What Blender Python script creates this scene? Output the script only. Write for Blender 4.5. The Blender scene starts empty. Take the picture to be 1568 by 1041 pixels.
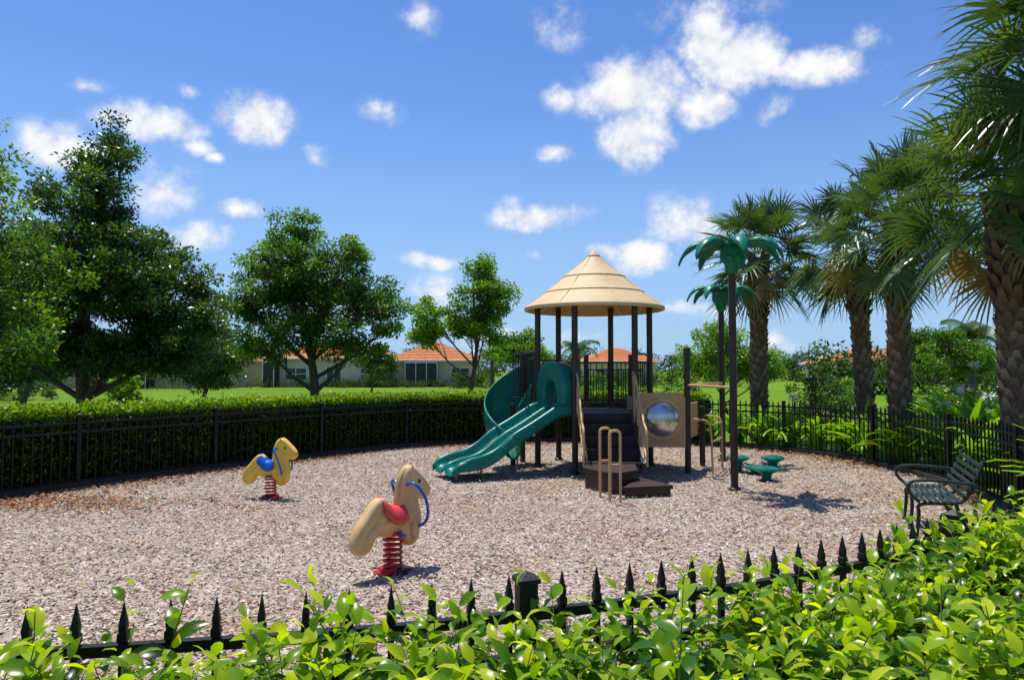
import bpy, math, random
import numpy as np
from mathutils import Vector, Matrix, noise
rng=np.random.default_rng(7); random.seed(7)
S=bpy.context.scene
COL=S.collection
pi=math.pi
# ------------------------------------------------------------------ materials
def new_mat(name):
    m=bpy.data.materials.new(name); m.use_nodes=True
    nt=m.node_tree
    return m,nt,nt.nodes,nt.links,nt.nodes['Principled BSDF']
def mat(name,c,rough=.5,metal=0,var=.25,scale=8,bump=0,bscale=60,spec=.5,c2=None):
    m,nt,n,l,b=new_mat(name)
    b.inputs['Roughness'].default_value=rough; b.inputs['Metallic'].default_value=metal
    b.inputs['Specular IOR Level'].default_value=spec
    tc=n.new('ShaderNodeTexCoord')
    nz=n.new('ShaderNodeTexNoise'); nz.inputs['Scale'].default_value=scale; nz.inputs['Detail'].default_value=4
    nz.inputs['Roughness'].default_value=.65
    l.new(tc.outputs['Object'],nz.inputs['Vector'])
    r=n.new('ShaderNodeValToRGB')
    if c2 is None: c2=[min(1,x*(1+var)) for x in c]; c1=[x*(1-var) for x in c]
    else: c1=c
    r.color_ramp.elements[0].position=.3; r.color_ramp.elements[0].color=(*c1,1)
    r.color_ramp.elements[1].position=.7; r.color_ramp.elements[1].color=(*c2,1)
    l.new(nz.outputs['Fac'],r.inputs['Fac']); l.new(r.outputs['Color'],b.inputs['Base Color'])
    if bump:
        nb=n.new('ShaderNodeTexNoise'); nb.inputs['Scale'].default_value=bscale; nb.inputs['Detail'].default_value=4
        l.new(tc.outputs['Object'],nb.inputs['Vector'])
        bp=n.new('ShaderNodeBump'); bp.inputs['Strength'].default_value=bump; bp.inputs['Distance'].default_value=.02
        l.new(nb.outputs['Fac'],bp.inputs['Height']); l.new(bp.outputs['Normal'],b.inputs['Normal'])
    return m
def leaf_mat(name,cols,trans=.35,rough=.4,tb=1.5,spec=.5):
    m,nt,n,l,b=new_mat(name)
    at=n.new('ShaderNodeAttribute'); at.attribute_name='var'
    r=n.new('ShaderNodeValToRGB')
    els=r.color_ramp.elements
    while len(els)<len(cols): els.new(.5)
    for i,c in enumerate(cols):
        els[i].position=i/(len(cols)-1); els[i].color=(*c,1)
    l.new(at.outputs['Fac'],r.inputs['Fac']); l.new(r.outputs['Color'],b.inputs['Base Color'])
    b.inputs['Roughness'].default_value=rough; b.inputs['Specular IOR Level'].default_value=spec
    t=n.new('ShaderNodeBsdfTranslucent')
    mu=n.new('ShaderNodeMix'); mu.data_type='RGBA'; mu.blend_type='MULTIPLY'; mu.inputs[0].default_value=1
    l.new(r.outputs['Color'],mu.inputs[6]); mu.inputs[7].default_value=(tb*1.15,tb*1.15,tb*.35,1)
    l.new(mu.outputs[2],t.inputs['Color'])
    mx=n.new('ShaderNodeMixShader'); mx.inputs[0].default_value=trans
    l.new(b.outputs[0],mx.inputs[1]); l.new(t.outputs[0],mx.inputs[2])
    l.new(mx.outputs[0],n['Material Output'].inputs['Surface'])
    return m
def attr_mat(name,cols,rough=.9,spec=.2):
    m,nt,n,l,b=new_mat(name)
    at=n.new('ShaderNodeAttribute'); at.attribute_name='var'
    r=n.new('ShaderNodeValToRGB'); els=r.color_ramp.elements
    while len(els)<len(cols): els.new(.5)
    for i,c in enumerate(cols):
        els[i].position=i/(len(cols)-1); els[i].color=(*c,1)
    l.new(at.outputs['Fac'],r.inputs['Fac']); l.new(r.outputs['Color'],b.inputs['Base Color'])
    b.inputs['Roughness'].default_value=rough; b.inputs['Specular IOR Level'].default_value=spec
    return m
M={}
M['post']=mat('brown_powdercoat',(.050,.028,.020),.4,var=.15,scale=3,spec=.35)
M['deck']=mat('dark_deck',(.045,.026,.022),.65,var=.3,bump=.3,bscale=80,spec=.3)
M['beige']=mat('beige_pipe',(.56,.38,.17),.45,var=.1,spec=.35)
M['roof']=mat('roof_plastic',(.72,.52,.29),.6,var=.07,scale=3,bump=.08,spec=.3)
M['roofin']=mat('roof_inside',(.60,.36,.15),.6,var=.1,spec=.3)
M['panel']=mat('panel_tan',(.52,.33,.15),.55,var=.1,spec=.3)
M['green']=mat('green_plastic',(.002,.165,.12),.32,var=.22,scale=3,bump=.05,spec=.35)
M['green2']=mat('green_leaf_plastic',(.004,.17,.095),.4,var=.25,scale=6,spec=.35)
M['black']=mat('black_metal',(.008,.008,.008),.5,var=.3,scale=20,bump=.1,spec=.35)
M['yellow']=mat('yellow_plastic',(.88,.58,.08),.45,var=.10,scale=6,spec=.3)
M['tan']=mat('tan_plastic',(.72,.46,.20),.5,var=.12,scale=6,spec=.3)
M['blue']=mat('blue_plastic',(.005,.10,.50),.3,var=.15)
M['red']=mat('red_plastic',(.52,.012,.012),.3,var=.2)
M['pinkseat']=mat('red_seat',(.75,.07,.06),.35,var=.15)
M['white']=mat('white_paint',(.78,.77,.73),.5,var=.05)
M['dark']=mat('dark_detail',(.02,.015,.01),.4)
M['bench']=mat('bench_green',(.018,.04,.034),.45,var=.2,spec=.35)
M['bark']=mat('bark',(.12,.09,.065),.95,var=.45,scale=14,bump=.8,bscale=40,spec=.2)
M['pbark']=mat('palm_bark',(.15,.10,.07),.95,var=.4,scale=10,bump=.8,bscale=50,spec=.2)
M['boot']=attr_mat('palm_boot',[(.07,.04,.025),(.23,.155,.10),(.38,.30,.22)])
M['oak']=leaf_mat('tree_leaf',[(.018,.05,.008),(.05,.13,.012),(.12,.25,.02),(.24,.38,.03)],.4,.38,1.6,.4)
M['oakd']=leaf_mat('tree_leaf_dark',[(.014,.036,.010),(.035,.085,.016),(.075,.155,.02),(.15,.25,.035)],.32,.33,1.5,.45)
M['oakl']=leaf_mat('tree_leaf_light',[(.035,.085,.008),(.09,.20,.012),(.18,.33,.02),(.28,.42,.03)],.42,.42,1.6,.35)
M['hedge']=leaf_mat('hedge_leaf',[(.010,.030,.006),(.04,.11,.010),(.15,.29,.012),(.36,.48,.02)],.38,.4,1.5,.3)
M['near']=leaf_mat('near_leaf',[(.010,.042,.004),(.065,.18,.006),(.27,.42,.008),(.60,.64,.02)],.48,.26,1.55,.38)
M['palm']=leaf_mat('palm_leaf',[(.26,.19,.09),(.035,.075,.025),(.075,.145,.045),(.18,.26,.10)],.27,.30,1.5,.5)
M['lily']=leaf_mat('lily_leaf',[(.04,.12,.008),(.12,.30,.012),(.25,.46,.02),(.38,.55,.05)],.4,.3,1.4,.4)
M['dist']=leaf_mat('distant_leaf',[(.018,.045,.012),(.045,.10,.02),(.08,.16,.03),(.12,.21,.04)],.25,.7,1.3,.15)
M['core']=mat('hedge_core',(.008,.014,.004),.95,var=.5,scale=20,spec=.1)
M['stem']=mat('green_stem',(.14,.17,.04),.6,var=.3)
M['flower']=mat('white_petal',(.8,.78,.72),.6,var=.05)
M['chip']=attr_mat('mulch_chip',[(.12,.08,.055),(.35,.27,.205),(.54,.45,.37),(.74,.66,.57)])
M['litter']=attr_mat('leaf_litter',[(.12,.05,.025),(.38,.17,.07),(.50,.30,.15)])
M['wall']=mat('stucco',(.70,.55,.38),.9,var=.06,scale=1,bump=.2)
M['tile']=mat('roof_tile',(.70,.26,.11),.85,var=.22,scale=2.5,bump=.4,bscale=8,spec=.2)
M['glass']=mat('window_glass',(.03,.035,.04),.1,var=.3)
M['screen']=mat('lanai_screen',(.035,.03,.028),.7,var=.3)
M['kerb']=mat('edging',(.03,.028,.026),.8)

# ------------------------------------------------------------------ helpers
def empty(name,loc=(0,0,0),rz=0,sc=1):
    e=bpy.data.objects.new(name,None); e.location=loc; e.rotation_euler=(0,0,rz); e.scale=(sc,)*3
    e.empty_display_size=.2
    COL.objects.link(e); return e
def add_obj(name,me,m=None,parent=None,smooth=False):
    if m: me.materials.append(m)
    if smooth: me.polygons.foreach_set('use_smooth',[True]*len(me.polygons))
    o=bpy.data.objects.new(name,me); COL.objects.link(o)
    if parent: o.parent=parent
    return o
def np_mesh(name,V,F,m,parent=None,var=None,smooth=False):
    V=np.asarray(V,dtype=np.float32); F=np.asarray(F,dtype=np.int32)
    me=bpy.data.meshes.new(name); k=F.shape[1]
    me.vertices.add(len(V)); me.vertices.foreach_set('co',V.ravel())
    me.loops.add(F.size); me.loops.foreach_set('vertex_index',F.ravel())
    me.polygons.add(len(F)); me.polygons.foreach_set('loop_start',np.arange(0,F.size,k,dtype=np.int32))
    try: me.polygons.foreach_set('loop_total',np.full(len(F),k,dtype=np.int32))
    except Exception: pass
    if var is not None:
        a=me.attributes.new('var','FLOAT','POINT'); a.data.foreach_set('value',np.asarray(var,dtype=np.float32))
    me.update(calc_edges=True)
    return add_obj(name,me,m,parent,smooth)
def nrm(a): return a/np.maximum(np.linalg.norm(a,axis=-1,keepdims=True),1e-9)
T_S=(np.array([(0,0,0),(.45,-.5,.06),(1,0,-.08),(.45,.5,.06)]),np.array([(0,1,2,3)]))
def _det():
    v=[(0,0,0)]
    for t,w in((.16,.30),(.45,.5),(.76,.33)):
        h=.2*t-.42*t*t
        v+=[(t,-w,h+.11*w),(t,0,h-.02),(t,w,h+.11*w)]
    v.append((1,0,-.26))
    f=[(0,1,2),(0,2,3)]
    for b in(1,4):
        for c in(0,1):
            f+=[(b+c,b+3+c,b+4+c),(b+c,b+4+c,b+1+c)]
    f+=[(7,10,8),(8,10,9)]
    return np.array(v),np.array(f)
T_D=_det()
def leaves(name,P,D,N,L,W,var,m,parent=None,T=T_S,smooth=False):
    tv,tf=T; n=len(P)
    D=nrm(D); B=nrm(np.cross(D,N)); N=np.cross(B,D)
    L=np.broadcast_to(np.asarray(L,float),(n,))[:,None,None]; W=np.broadcast_to(np.asarray(W,float),(n,))[:,None,None]
    V=P[:,None,:]+D[:,None,:]*L*tv[None,:,0:1]+B[:,None,:]*W*tv[None,:,1:2]+N[:,None,:]*L*tv[None,:,2:3]
    F=tf[None]+(np.arange(n)*len(tv))[:,None,None]
    return np_mesh(name,V.reshape(-1,3),F.reshape(-1,tf.shape[1]),m,parent,np.repeat(np.clip(var,0,1),len(tv)),smooth)
class MB:
    def __init__(s): s.v=[]; s.f=[]
    def add(s,v,f):
        o=len(s.v); s.v+= [tuple(x) for x in v]; s.f+=[tuple(i+o for i in q) for q in f]
    def box(s,c,size,rz=0):
        a,b,h=[x/2 for x in size]; R=Matrix.Rotation(rz,3,'Z'); c=Vector(c)
        v=[c+R@Vector((x*a,y*b,z*h)) for x in(-1,1) for y in(-1,1) for z in(-1,1)]
        s.add(v,[(0,1,3,2),(4,6,7,5),(0,4,5,1),(2,3,7,6),(0,2,6,4),(1,5,7,3)])
    def beam(s,p1,p2,w,h,up=(0,0,1)):
        p1=Vector(p1);p2=Vector(p2);d=(p2-p1).normalized();u=Vector(up)
        a=d.cross(u)
        if a.length<1e-3: a=d.cross(Vector((1,0,0)))
        a.normalize(); b=a.cross(d)
        v=[p+a*x*w/2+b*y*h/2 for p in(p1,p2) for x,y in((-1,-1),(1,-1),(1,1),(-1,1))]
        s.add(v,[(3,2,1,0),(4,5,6,7),(0,1,5,4),(1,2,6,5),(2,3,7,6),(3,0,4,7)])
    def tube(s,pts,r,n=10,cap=True):
        pts=[Vector(p) for p in pts]; k=len(pts)
        if not hasattr(r,'__len__'): r=[r]*k
        d0=(pts[1]-pts[0]).normalized(); u=d0.orthogonal().normalized(); vs=[]
        for i,p in enumerate(pts):
            d=(pts[min(i+1,k-1)]-pts[max(i-1,0)]).normalized()
            u=(u-d*u.dot(d)).normalized(); w=d.cross(u)
            for j in range(n):
                a=2*pi*j/n; vs.append(p+(u*math.cos(a)+w*math.sin(a))*r[i])
        f=[(i*n+j,i*n+(j+1)%n,(i+1)*n+(j+1)%n,(i+1)*n+j) for i in range(k-1) for j in range(n)]
        if cap: f+=[tuple(range(n-1,-1,-1)),tuple(range((k-1)*n,k*n))]
        s.add(vs,f)
    def cyl(s,p1,p2,r1,r2=None,n=16): s.tube([p1,p2],[r1,r1 if r2 is None else r2],n)
    def lathe(s,prof,c=(0,0,0),n=32,closed=False):
        vs=[(c[0]+r*math.cos(2*pi*j/n),c[1]+r*math.sin(2*pi*j/n),c[2]+z) for r,z in prof for j in range(n)]
        f=[(i*n+j,i*n+(j+1)%n,(i+1)*n+(j+1)%n,(i+1)*n+j) for i in range(len(prof)-1) for j in range(n)]
        s.add(vs,f)
    def ell(s,c,r,n=18,k=12,ry=0):
        vs=[]; cr,sr=math.cos(ry),math.sin(ry)
        for i in range(k+1):
            a=pi*i/k
            for j in range(n):
                b=2*pi*j/n; x=r[0]*math.sin(a)*math.cos(b); y=r[1]*math.sin(a)*math.sin(b); z=r[2]*math.cos(a)
                vs.append((c[0]+x*cr-z*sr,c[1]+y,c[2]+x*sr+z*cr))
        s.add(vs,[(i*n+j,(i+1)*n+j,(i+1)*n+(j+1)%n,i*n+(j+1)%n) for i in range(k) for j in range(n)])
    def obj(s,name,m,parent=None,smooth=False,bevel=0,var=None):
        me=bpy.data.meshes.new(name); me.from_pydata(s.v,[],s.f)
        if var is not None:
            a=me.attributes.new('var','FLOAT','POINT'); a.data.foreach_set('value',np.asarray(var,dtype=np.float32))
        me.update()
        o=add_obj(name,me,m,parent,smooth)
        if smooth:
            md=o.modifiers.new('es','EDGE_SPLIT'); md.split_angle=math.radians(42)
        if bevel:
            md=o.modifiers.new('bv','BEVEL'); md.width=bevel; md.segments=2; md.limit_method='ANGLE'
        return o
def chaikin(p,k=2,closed=True):
    p=[tuple(q) for q in p]
    for _ in range(k):
        q=[]; n=len(p)
        rngi=range(n) if closed else range(n-1)
        if not closed: q.append(p[0])
        for i in rngi:
            a=p[i]; b=p[(i+1)%n]
            q.append(tuple(.75*x+.25*y for x,y in zip(a,b))); q.append(tuple(.25*x+.75*y for x,y in zip(a,b)))
        if not closed: q.append(p[-1])
        p=q
    return p
def plate(name,outs,thick,bev,m,mtx,parent):
    cu=bpy.data.curves.new(name,'CURVE'); cu.dimensions='2D'; cu.fill_mode='BOTH'
    cu.extrude=max(thick/2-bev,.001); cu.bevel_depth=bev; cu.bevel_resolution=3
    for pts in outs:
        sp=cu.splines.new('POLY'); sp.points.add(len(pts)-1)
        for i,q in enumerate(pts): sp.points[i].co=(q[0],q[1],0,1)
        sp.use_cyclic_u=True
    ob=bpy.data.objects.new('tmp',cu); COL.objects.link(ob)
    me=bpy.data.meshes.new_from_object(ob); bpy.data.objects.remove(ob)
    me.name=name; me.transform(mtx)
    o=add_obj(name,me,m,parent,True)
    md=o.modifiers.new('es','EDGE_SPLIT'); md.split_angle=math.radians(35)
    return o
def vmat(origin,ax):  # vertical plate: local x -> ax, local y -> up
    ax=Vector((ax[0],ax[1],0)).normalized(); up=Vector((0,0,1)); n=ax.cross(up)
    mm=Matrix.Identity(4)
    for i in range(3): mm[i][0]=ax[i]; mm[i][1]=up[i]; mm[i][2]=n[i]; mm[i][3]=origin[i]
    return mm
def circ(cx,cy,r,n=36): return [(cx+r*math.cos(2*pi*i/n),cy+r*math.sin(2*pi*i/n)) for i in range(n)]

# ------------------------------------------------------------------ enclosure path
K=[(.05,2.46),(1.56,3.1),(3.2,4.3),(5.2,6.2),(6.5,8.8),(7.2,11.5),(7.1,14.5),(6,16.5),(4.3,17.6),(2,18.2),(-.4,18),(-2.6,17),(-4.3,15),(-6.1,12.6),(-7.5,10.3),(-8.8,7.5),(-8.6,4.5),(-6.5,2.6),(-3.5,1.9),(-1.3,2.15)]
K=[np.array(k,float) for k in K]; dense=[]
for i in range(len(K)):
    p0,p1,p2,p3=K[i-1],K[i],K[(i+1)%len(K)],K[(i+2)%len(K)]
    for t in np.linspace(0,1,24,endpoint=False):
        dense.append(.5*((2*p1)+(-p0+p2)*t+(2*p0-5*p1+4*p2-p3)*t*t+(-p0+3*p1-3*p2+p3)*t**3))
dense=np.array(dense+[dense[0]]); seg=np.linalg.norm(np.diff(dense,axis=0),axis=1); cum=np.concatenate([[0],np.cumsum(seg)]); PL=cum[-1]
def path(s):
    s=np.mod(s,PL); x=np.interp(s,cum,dense[:,0]); y=np.interp(s,cum,dense[:,1]); return np.stack([x,y],-1)
def outn(s):
    t=path(s+.05)-path(s-.05); t=nrm(t); return np.stack([t[...,1],-t[...,0]],-1)
sK=[cum[i*24] for i in range(len(K))]
poly=dense[:-1]
def inside(P):
    x,y=P[:,0],P[:,1]; r=np.zeros(len(P),bool); n=len(poly); j=n-1
    for i in range(n):
        xi,yi=poly[i];xj,yj=poly[j]
        if yi!=yj:
            c=((yi>y)!=(yj>y))&(x<(xj-xi)*(y-yi)/(yj-yi)+xi); r^=c
        j=i
    return r
# ------------------------------------------------------------------ ground
def ground():
    m,nt,n,l,b=new_mat('lawn_grass')
    tc=n.new('ShaderNodeTexCoord'); out=[]
    for sc,d in((.08,3),(1.2,5),(60,3)):
        z=n.new('ShaderNodeTexNoise'); z.inputs['Scale'].default_value=sc; z.inputs['Detail'].default_value=d; l.new(tc.outputs['Object'],z.inputs['Vector']); out.append(z)
    a=n.new('ShaderNodeMath'); a.operation='ADD'; l.new(out[0].outputs['Fac'],a.inputs[0]); l.new(out[1].outputs['Fac'],a.inputs[1])
    a2=n.new('ShaderNodeMath'); a2.operation='ADD'; l.new(a.outputs[0],a2.inputs[0]); l.new(out[2].outputs['Fac'],a2.inputs[1])
    dv=n.new('ShaderNodeMath'); dv.operation='DIVIDE'; dv.inputs[1].default_value=3; l.new(a2.outputs[0],dv.inputs[0])
    r=n.new('ShaderNodeValToRGB'); r.color_ramp.elements[0].position=.38; r.color_ramp.elements[1].position=.62
    r.color_ramp.elements[0].color=(.095,.185,.012,1); r.color_ramp.elements[1].color=(.18,.30,.022,1)
    l.new(dv.outputs[0],r.inputs['Fac']); l.new(r.outputs['Color'],b.inputs['Base Color']); b.inputs['Roughness'].default_value=.9
    b.inputs['Specular IOR Level'].default_value=.05
    bp=n.new('ShaderNodeBump'); bp.inputs['Strength'].default_value=.6; bp.inputs['Distance'].default_value=.05; l.new(out[2].outputs['Fac'],bp.inputs['Height']); l.new(bp.outputs['Normal'],b.inputs['Normal'])
    me=bpy.data.meshes.new('lawn'); R=2500
    me.from_pydata([(-R,-R,0),(R,-R,0),(R,R,0),(-R,R,0)],[],[(0,1,2,3)]); add_obj('lawn',me,m)
    # mulch sheet
    m,nt,n,l,b=new_mat('mulch_ground'); tc=n.new('ShaderNodeTexCoord')
    nz=n.new('ShaderNodeTexNoise'); nz.inputs['Scale'].default_value=9; nz.inputs['Detail'].default_value=3; l.new(tc.outputs['Object'],nz.inputs['Vector'])
    mv=n.new('ShaderNodeVectorMath'); mv.operation='MULTIPLY_ADD'; mv.inputs[1].default_value=(.25,.25,.25); l.new(nz.outputs['Color'],mv.inputs[0]); l.new(tc.outputs['Object'],mv.inputs[2])
    vo=n.new('ShaderNodeTexVoronoi'); vo.inputs['Scale'].default_value=46; l.new(mv.outputs[0],vo.inputs['Vector'])
    sp=n.new('ShaderNodeSeparateColor'); l.new(vo.outputs['Color'],sp.inputs[0])
    r=n.new('ShaderNodeValToRGB'); e=r.color_ramp.elements; e[0].position=0; e[0].color=(.13,.085,.06,1); e[1].position=1; e[1].color=(.66,.57,.48,1)
    x=e.new(.35); x.color=(.36,.28,.215,1); x=e.new(.7); x.color=(.50,.41,.335,1)
    l.new(sp.outputs[0],r.inputs['Fac'])
    big=n.new('ShaderNodeTexNoise'); big.inputs['Scale'].default_value=.7; big.inputs['Detail'].default_value=5; l.new(tc.outputs['Object'],big.inputs['Vector'])
    mr=n.new('ShaderNodeMapRange'); mr.inputs[1].default_value=.46; mr.inputs[2].default_value=.68; mr.inputs[4].default_value=.7; l.new(big.outputs['Fac'],mr.inputs[0])
    mx=n.new('ShaderNodeMix'); mx.data_type='RGBA'; mx.blend_type='MULTIPLY'; l.new(mr.outputs[0],mx.inputs[0]); l.new(r.outputs[0],mx.inputs[6]); mx.inputs[7].default_value=(.8,.62,.5,1)
    l.new(mx.outputs[2],b.inputs['Base Color']); b.inputs['Roughness'].default_value=.95; b.inputs['Specular IOR Level'].default_value=.15
    bp=n.new('ShaderNodeBump'); bp.inputs['Strength'].default_value=.9; bp.inputs['Distance'].default_value=.015; l.new(sp.outputs[1],bp.inputs['Height']); l.new(bp.outputs['Normal'],b.inputs['Normal'])
    me=bpy.data.meshes.new('mulch'); me.from_pydata([(x,y,.006) for x,y in poly],[],[tuple(range(len(poly)))])
    g=empty('mulch_ground'); add_obj('mulch_sheet',me,m,g)
    n1=130000; Y=3+15.2*rng.random(n1)**1.6; X=rng.uniform(-9,7.4,n1); P=np.stack([X,Y],1)
    ok=inside(P)&(np.abs(X)<Y*.85+1.2); P=P[ok]; n1=len(P)
    a=rng.random(n1)*2*pi; D=np.stack([np.cos(a),np.sin(a),rng.normal(0,.3,n1)],1); N=np.stack([rng.normal(0,.4,n1),rng.normal(0,.4,n1),np.ones(n1)],1)
    T=(np.array([(0,-.5,0),(1,-.42,0),(.95,.5,.0),(.05,.4,0)]),np.array([(0,1,2,3)]))
    leaves('wood_chips',np.c_[P,rng.uniform(.012,.035,n1)],D,N,rng.uniform(.02,.065,n1),rng.uniform(.008,.022,n1),rng.normal(.52,.28,n1),M['chip'],g,T)
    n2=16000; s=rng.random(n2)*PL; off=-np.abs(rng.exponential(.3,n2))-.03; 
    left=((s>sK[12])&(s<sK[15]))
    keep=np.array([noise.noise(Vector((q*.35,3,1))) for q in s])+.12+.25*left+rng.normal(0,.12,n2)>0
    s=s[keep];off=off[keep]; 
    P=path(s)+outn(s)*off[:,None]; n2=len(P)
    e=rng.uniform(0,1,(1100,2))*[13,13]+[-7,4.5]; e=e[inside(e)]
    e2=rng.normal(0,1,(1500,2))*[1.1,.35]+[-6.6,9.9]; e2=e2[inside(e2)]
    P=np.r_[P,e,e2]; n2=len(P)
    a=rng.random(n2)*2*pi; D=np.stack([np.cos(a),np.sin(a),rng.normal(0,.2,n2)],1); N=np.stack([rng.normal(0,.5,n2),rng.normal(0,.5,n2),np.ones(n2)],1)
    leaves('fallen_leaves',np.c_[P,rng.uniform(.02,.05,n2)],D,N,rng.uniform(.04,.09,n2),rng.uniform(.02,.045,n2),rng.random(n2),M['litter'],g)
ground()
# ------------------------------------------------------------------ fence
def fence():
    g=empty('metal_fence'); b=MB()
    ss=np.arange(0,PL-.05,.135); npk=len(ss); pts=path(ss); nn=outn(ss)
    for i in range(npk):
        if i%18==0: continue
        x,y=pts[i]; a=math.atan2(nn[i][1],nn[i][0])
        b.box((x,y,.56),(.02,.02,1.0),a)
        z=1.06; c=[]
        for zz,h in((0,.012),(.012,.020),(.035,.020),(.04,.014),(.058,.017),(.13,.001)):
            c+=[(x+h*math.cos(a+q),y+h*math.sin(a+q),z+zz) for q in (pi/4,3*pi/4,5*pi/4,7*pi/4)]
        b.add(c,[(k*4+j,k*4+(j+1)%4,k*4+4+(j+1)%4,k*4+4+j) for k in range(5) for j in range(4)])
    b.obj('pickets',M['black'],g)
    b=MB()
    for i in range(0,npk,18):
        x,y=pts[i]; a=math.atan2(nn[i][1],nn[i][0])
        b.box((x,y,.58),(.066,.066,1.16),a); b.box((x,y,1.168),(.082,.082,.016),a)
        w=.041; c=[(x+w*math.sqrt(2)*math.cos(a+q),y+w*math.sqrt(2)*math.sin(a+q),1.176) for q in(pi/4,3*pi/4,5*pi/4,7*pi/4)]+[(x,y,1.2)]
        b.add(c,[(0,1,4),(1,2,4),(2,3,4),(3,0,4)])
    b.obj('posts',M['black'],g,bevel=.003)
    b=MB(); s2=np.arange(0,PL+.2,.4); p2=path(s2)
    for z in(1.045,.90,.12):
        for i in range(len(s2)-1):
            b.beam((*p2[i],z),(*p2[i+1],z),.03,.034)
    b.obj('rails',M['black'],g)
    b=MB(); p3=path(s2)+outn(s2)*-.07
    for i in range(len(s2)-1): b.beam((*p3[i],.05),(*p3[i+1],.05),.05,.12)
    b.obj('edging_strip',M['kerb'],g)
fence()
# ------------------------------------------------------------------ hedges
def nz2(x,y,f=1.,seed=0): return noise.noise(Vector((x*f,y*f,seed)))
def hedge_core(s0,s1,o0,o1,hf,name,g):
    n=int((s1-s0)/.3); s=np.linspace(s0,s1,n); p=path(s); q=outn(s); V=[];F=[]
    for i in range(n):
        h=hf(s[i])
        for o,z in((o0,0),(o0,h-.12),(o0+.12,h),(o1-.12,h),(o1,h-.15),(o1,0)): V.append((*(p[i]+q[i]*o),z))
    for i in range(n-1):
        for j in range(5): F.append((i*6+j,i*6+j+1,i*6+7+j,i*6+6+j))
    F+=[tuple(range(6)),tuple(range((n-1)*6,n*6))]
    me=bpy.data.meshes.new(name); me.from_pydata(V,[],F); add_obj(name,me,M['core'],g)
def far_hedge():
    g=empty('clipped_hedge'); s0=sK[8]-.5; s1=sK[16]
    hf=lambda s:1.10
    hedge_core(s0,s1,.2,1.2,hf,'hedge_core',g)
    n=100000; s=rng.uniform(s0,s1,n); face=rng.random(n)
    o=np.where(face<.5,.12+rng.random(n)*.12,rng.uniform(.12,1.3,n)); z=np.where(face<.5,rng.uniform(.05,1.27,n),1.13+rng.random(n)*.14)
    P2=path(s)+outn(s)*o[:,None]
    bump=np.array([nz2(a,b,1.5)*.09+nz2(a,b,6)*.06 for a,b in P2]); z=z+np.where(z>1.1,bump,0)
    sp=(rng.random(n)<.02); z=np.where(sp&(z>1.15),z+rng.random(n)*.14,z)
    D=rng.normal(0,1,(n,3)); D[:,2]+=.5; N=rng.normal(0,.6,(n,3)); N[:,2]+=1
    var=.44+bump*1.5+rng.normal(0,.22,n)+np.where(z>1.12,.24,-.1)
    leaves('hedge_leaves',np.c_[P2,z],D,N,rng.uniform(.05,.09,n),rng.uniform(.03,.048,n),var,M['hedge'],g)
far_hedge()
def near_hedge():
    g=empty('leafy_hedge'); s0=-5.2; s1=9.2
    def hf(s): return float(np.interp(s,[-5,-2,-1.2,-.6,.2,1.0,2.0,3.0,4,9],[1.105,1.10,1.075,1.05,1.045,1.06,1.10,1.105,1.08,1.03]))
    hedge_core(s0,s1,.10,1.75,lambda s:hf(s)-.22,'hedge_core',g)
    P=[];D=[];N=[];L=[];Va=[]; st=MB()
    ns=6900
    for k in range(ns):
        s=random.uniform(s0,s1); 
        if s>5.5 and random.random()<.5: continue
        o=random.uniform(.0,1.7) 
        p=path(np.array(s))+outn(np.array(s))*o
        cl=nz2(p[0],p[1],1.7,2)
        zt=hf(s)+cl*.11+nz2(p[0],p[1],5,9)*.07-(.05 if o<.16 else 0)
        tall=random.random()<(.026 if s<2 else .03)
        ln=random.uniform(.2,.34)+(.12 if tall else 0)
        base=np.array([p[0],p[1],zt-random.uniform(.14,.36)+(.07 if tall else 0)])
        tilt=np.array([random.gauss(0,.28),random.gauss(0,.28),1]); tilt/=np.linalg.norm(tilt)
        nl=random.randint(6,9)+(3 if tall else 0); a0=random.random()*6.28; cv=random.gauss(0,.10)+cl*.12
        bend=np.array([random.gauss(0,.06),random.gauss(0,.06),0])
        pts=[]
        for i in range(nl+1):
            t=i/nl; q=base+tilt*ln*t+bend*t*t; pts.append(q)
            if i==0: continue
            a=a0+i*2.4+random.gauss(0,.3); el=random.gauss(.25+.5*t*t,.32)
            d=np.array([math.cos(a)*math.cos(el),math.sin(a)*math.cos(el),math.sin(el)])
            P.append(q);D.append(d);N.append(np.array([random.gauss(0,.38)-d[0]*.3,random.gauss(0,.38)-d[1]*.3,1.]))
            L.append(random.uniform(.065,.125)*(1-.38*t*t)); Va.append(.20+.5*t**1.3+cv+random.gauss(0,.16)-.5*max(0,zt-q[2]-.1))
        if k%2==0 or tall: st.tube([pts[0],pts[nl//2],pts[-1]],[.0035,.0028,.0012],4,False)
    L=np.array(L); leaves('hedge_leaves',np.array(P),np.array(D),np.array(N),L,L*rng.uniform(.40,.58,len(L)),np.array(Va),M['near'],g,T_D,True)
    st.obj('hedge_stems',M['stem'],g)
near_hedge()
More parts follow.
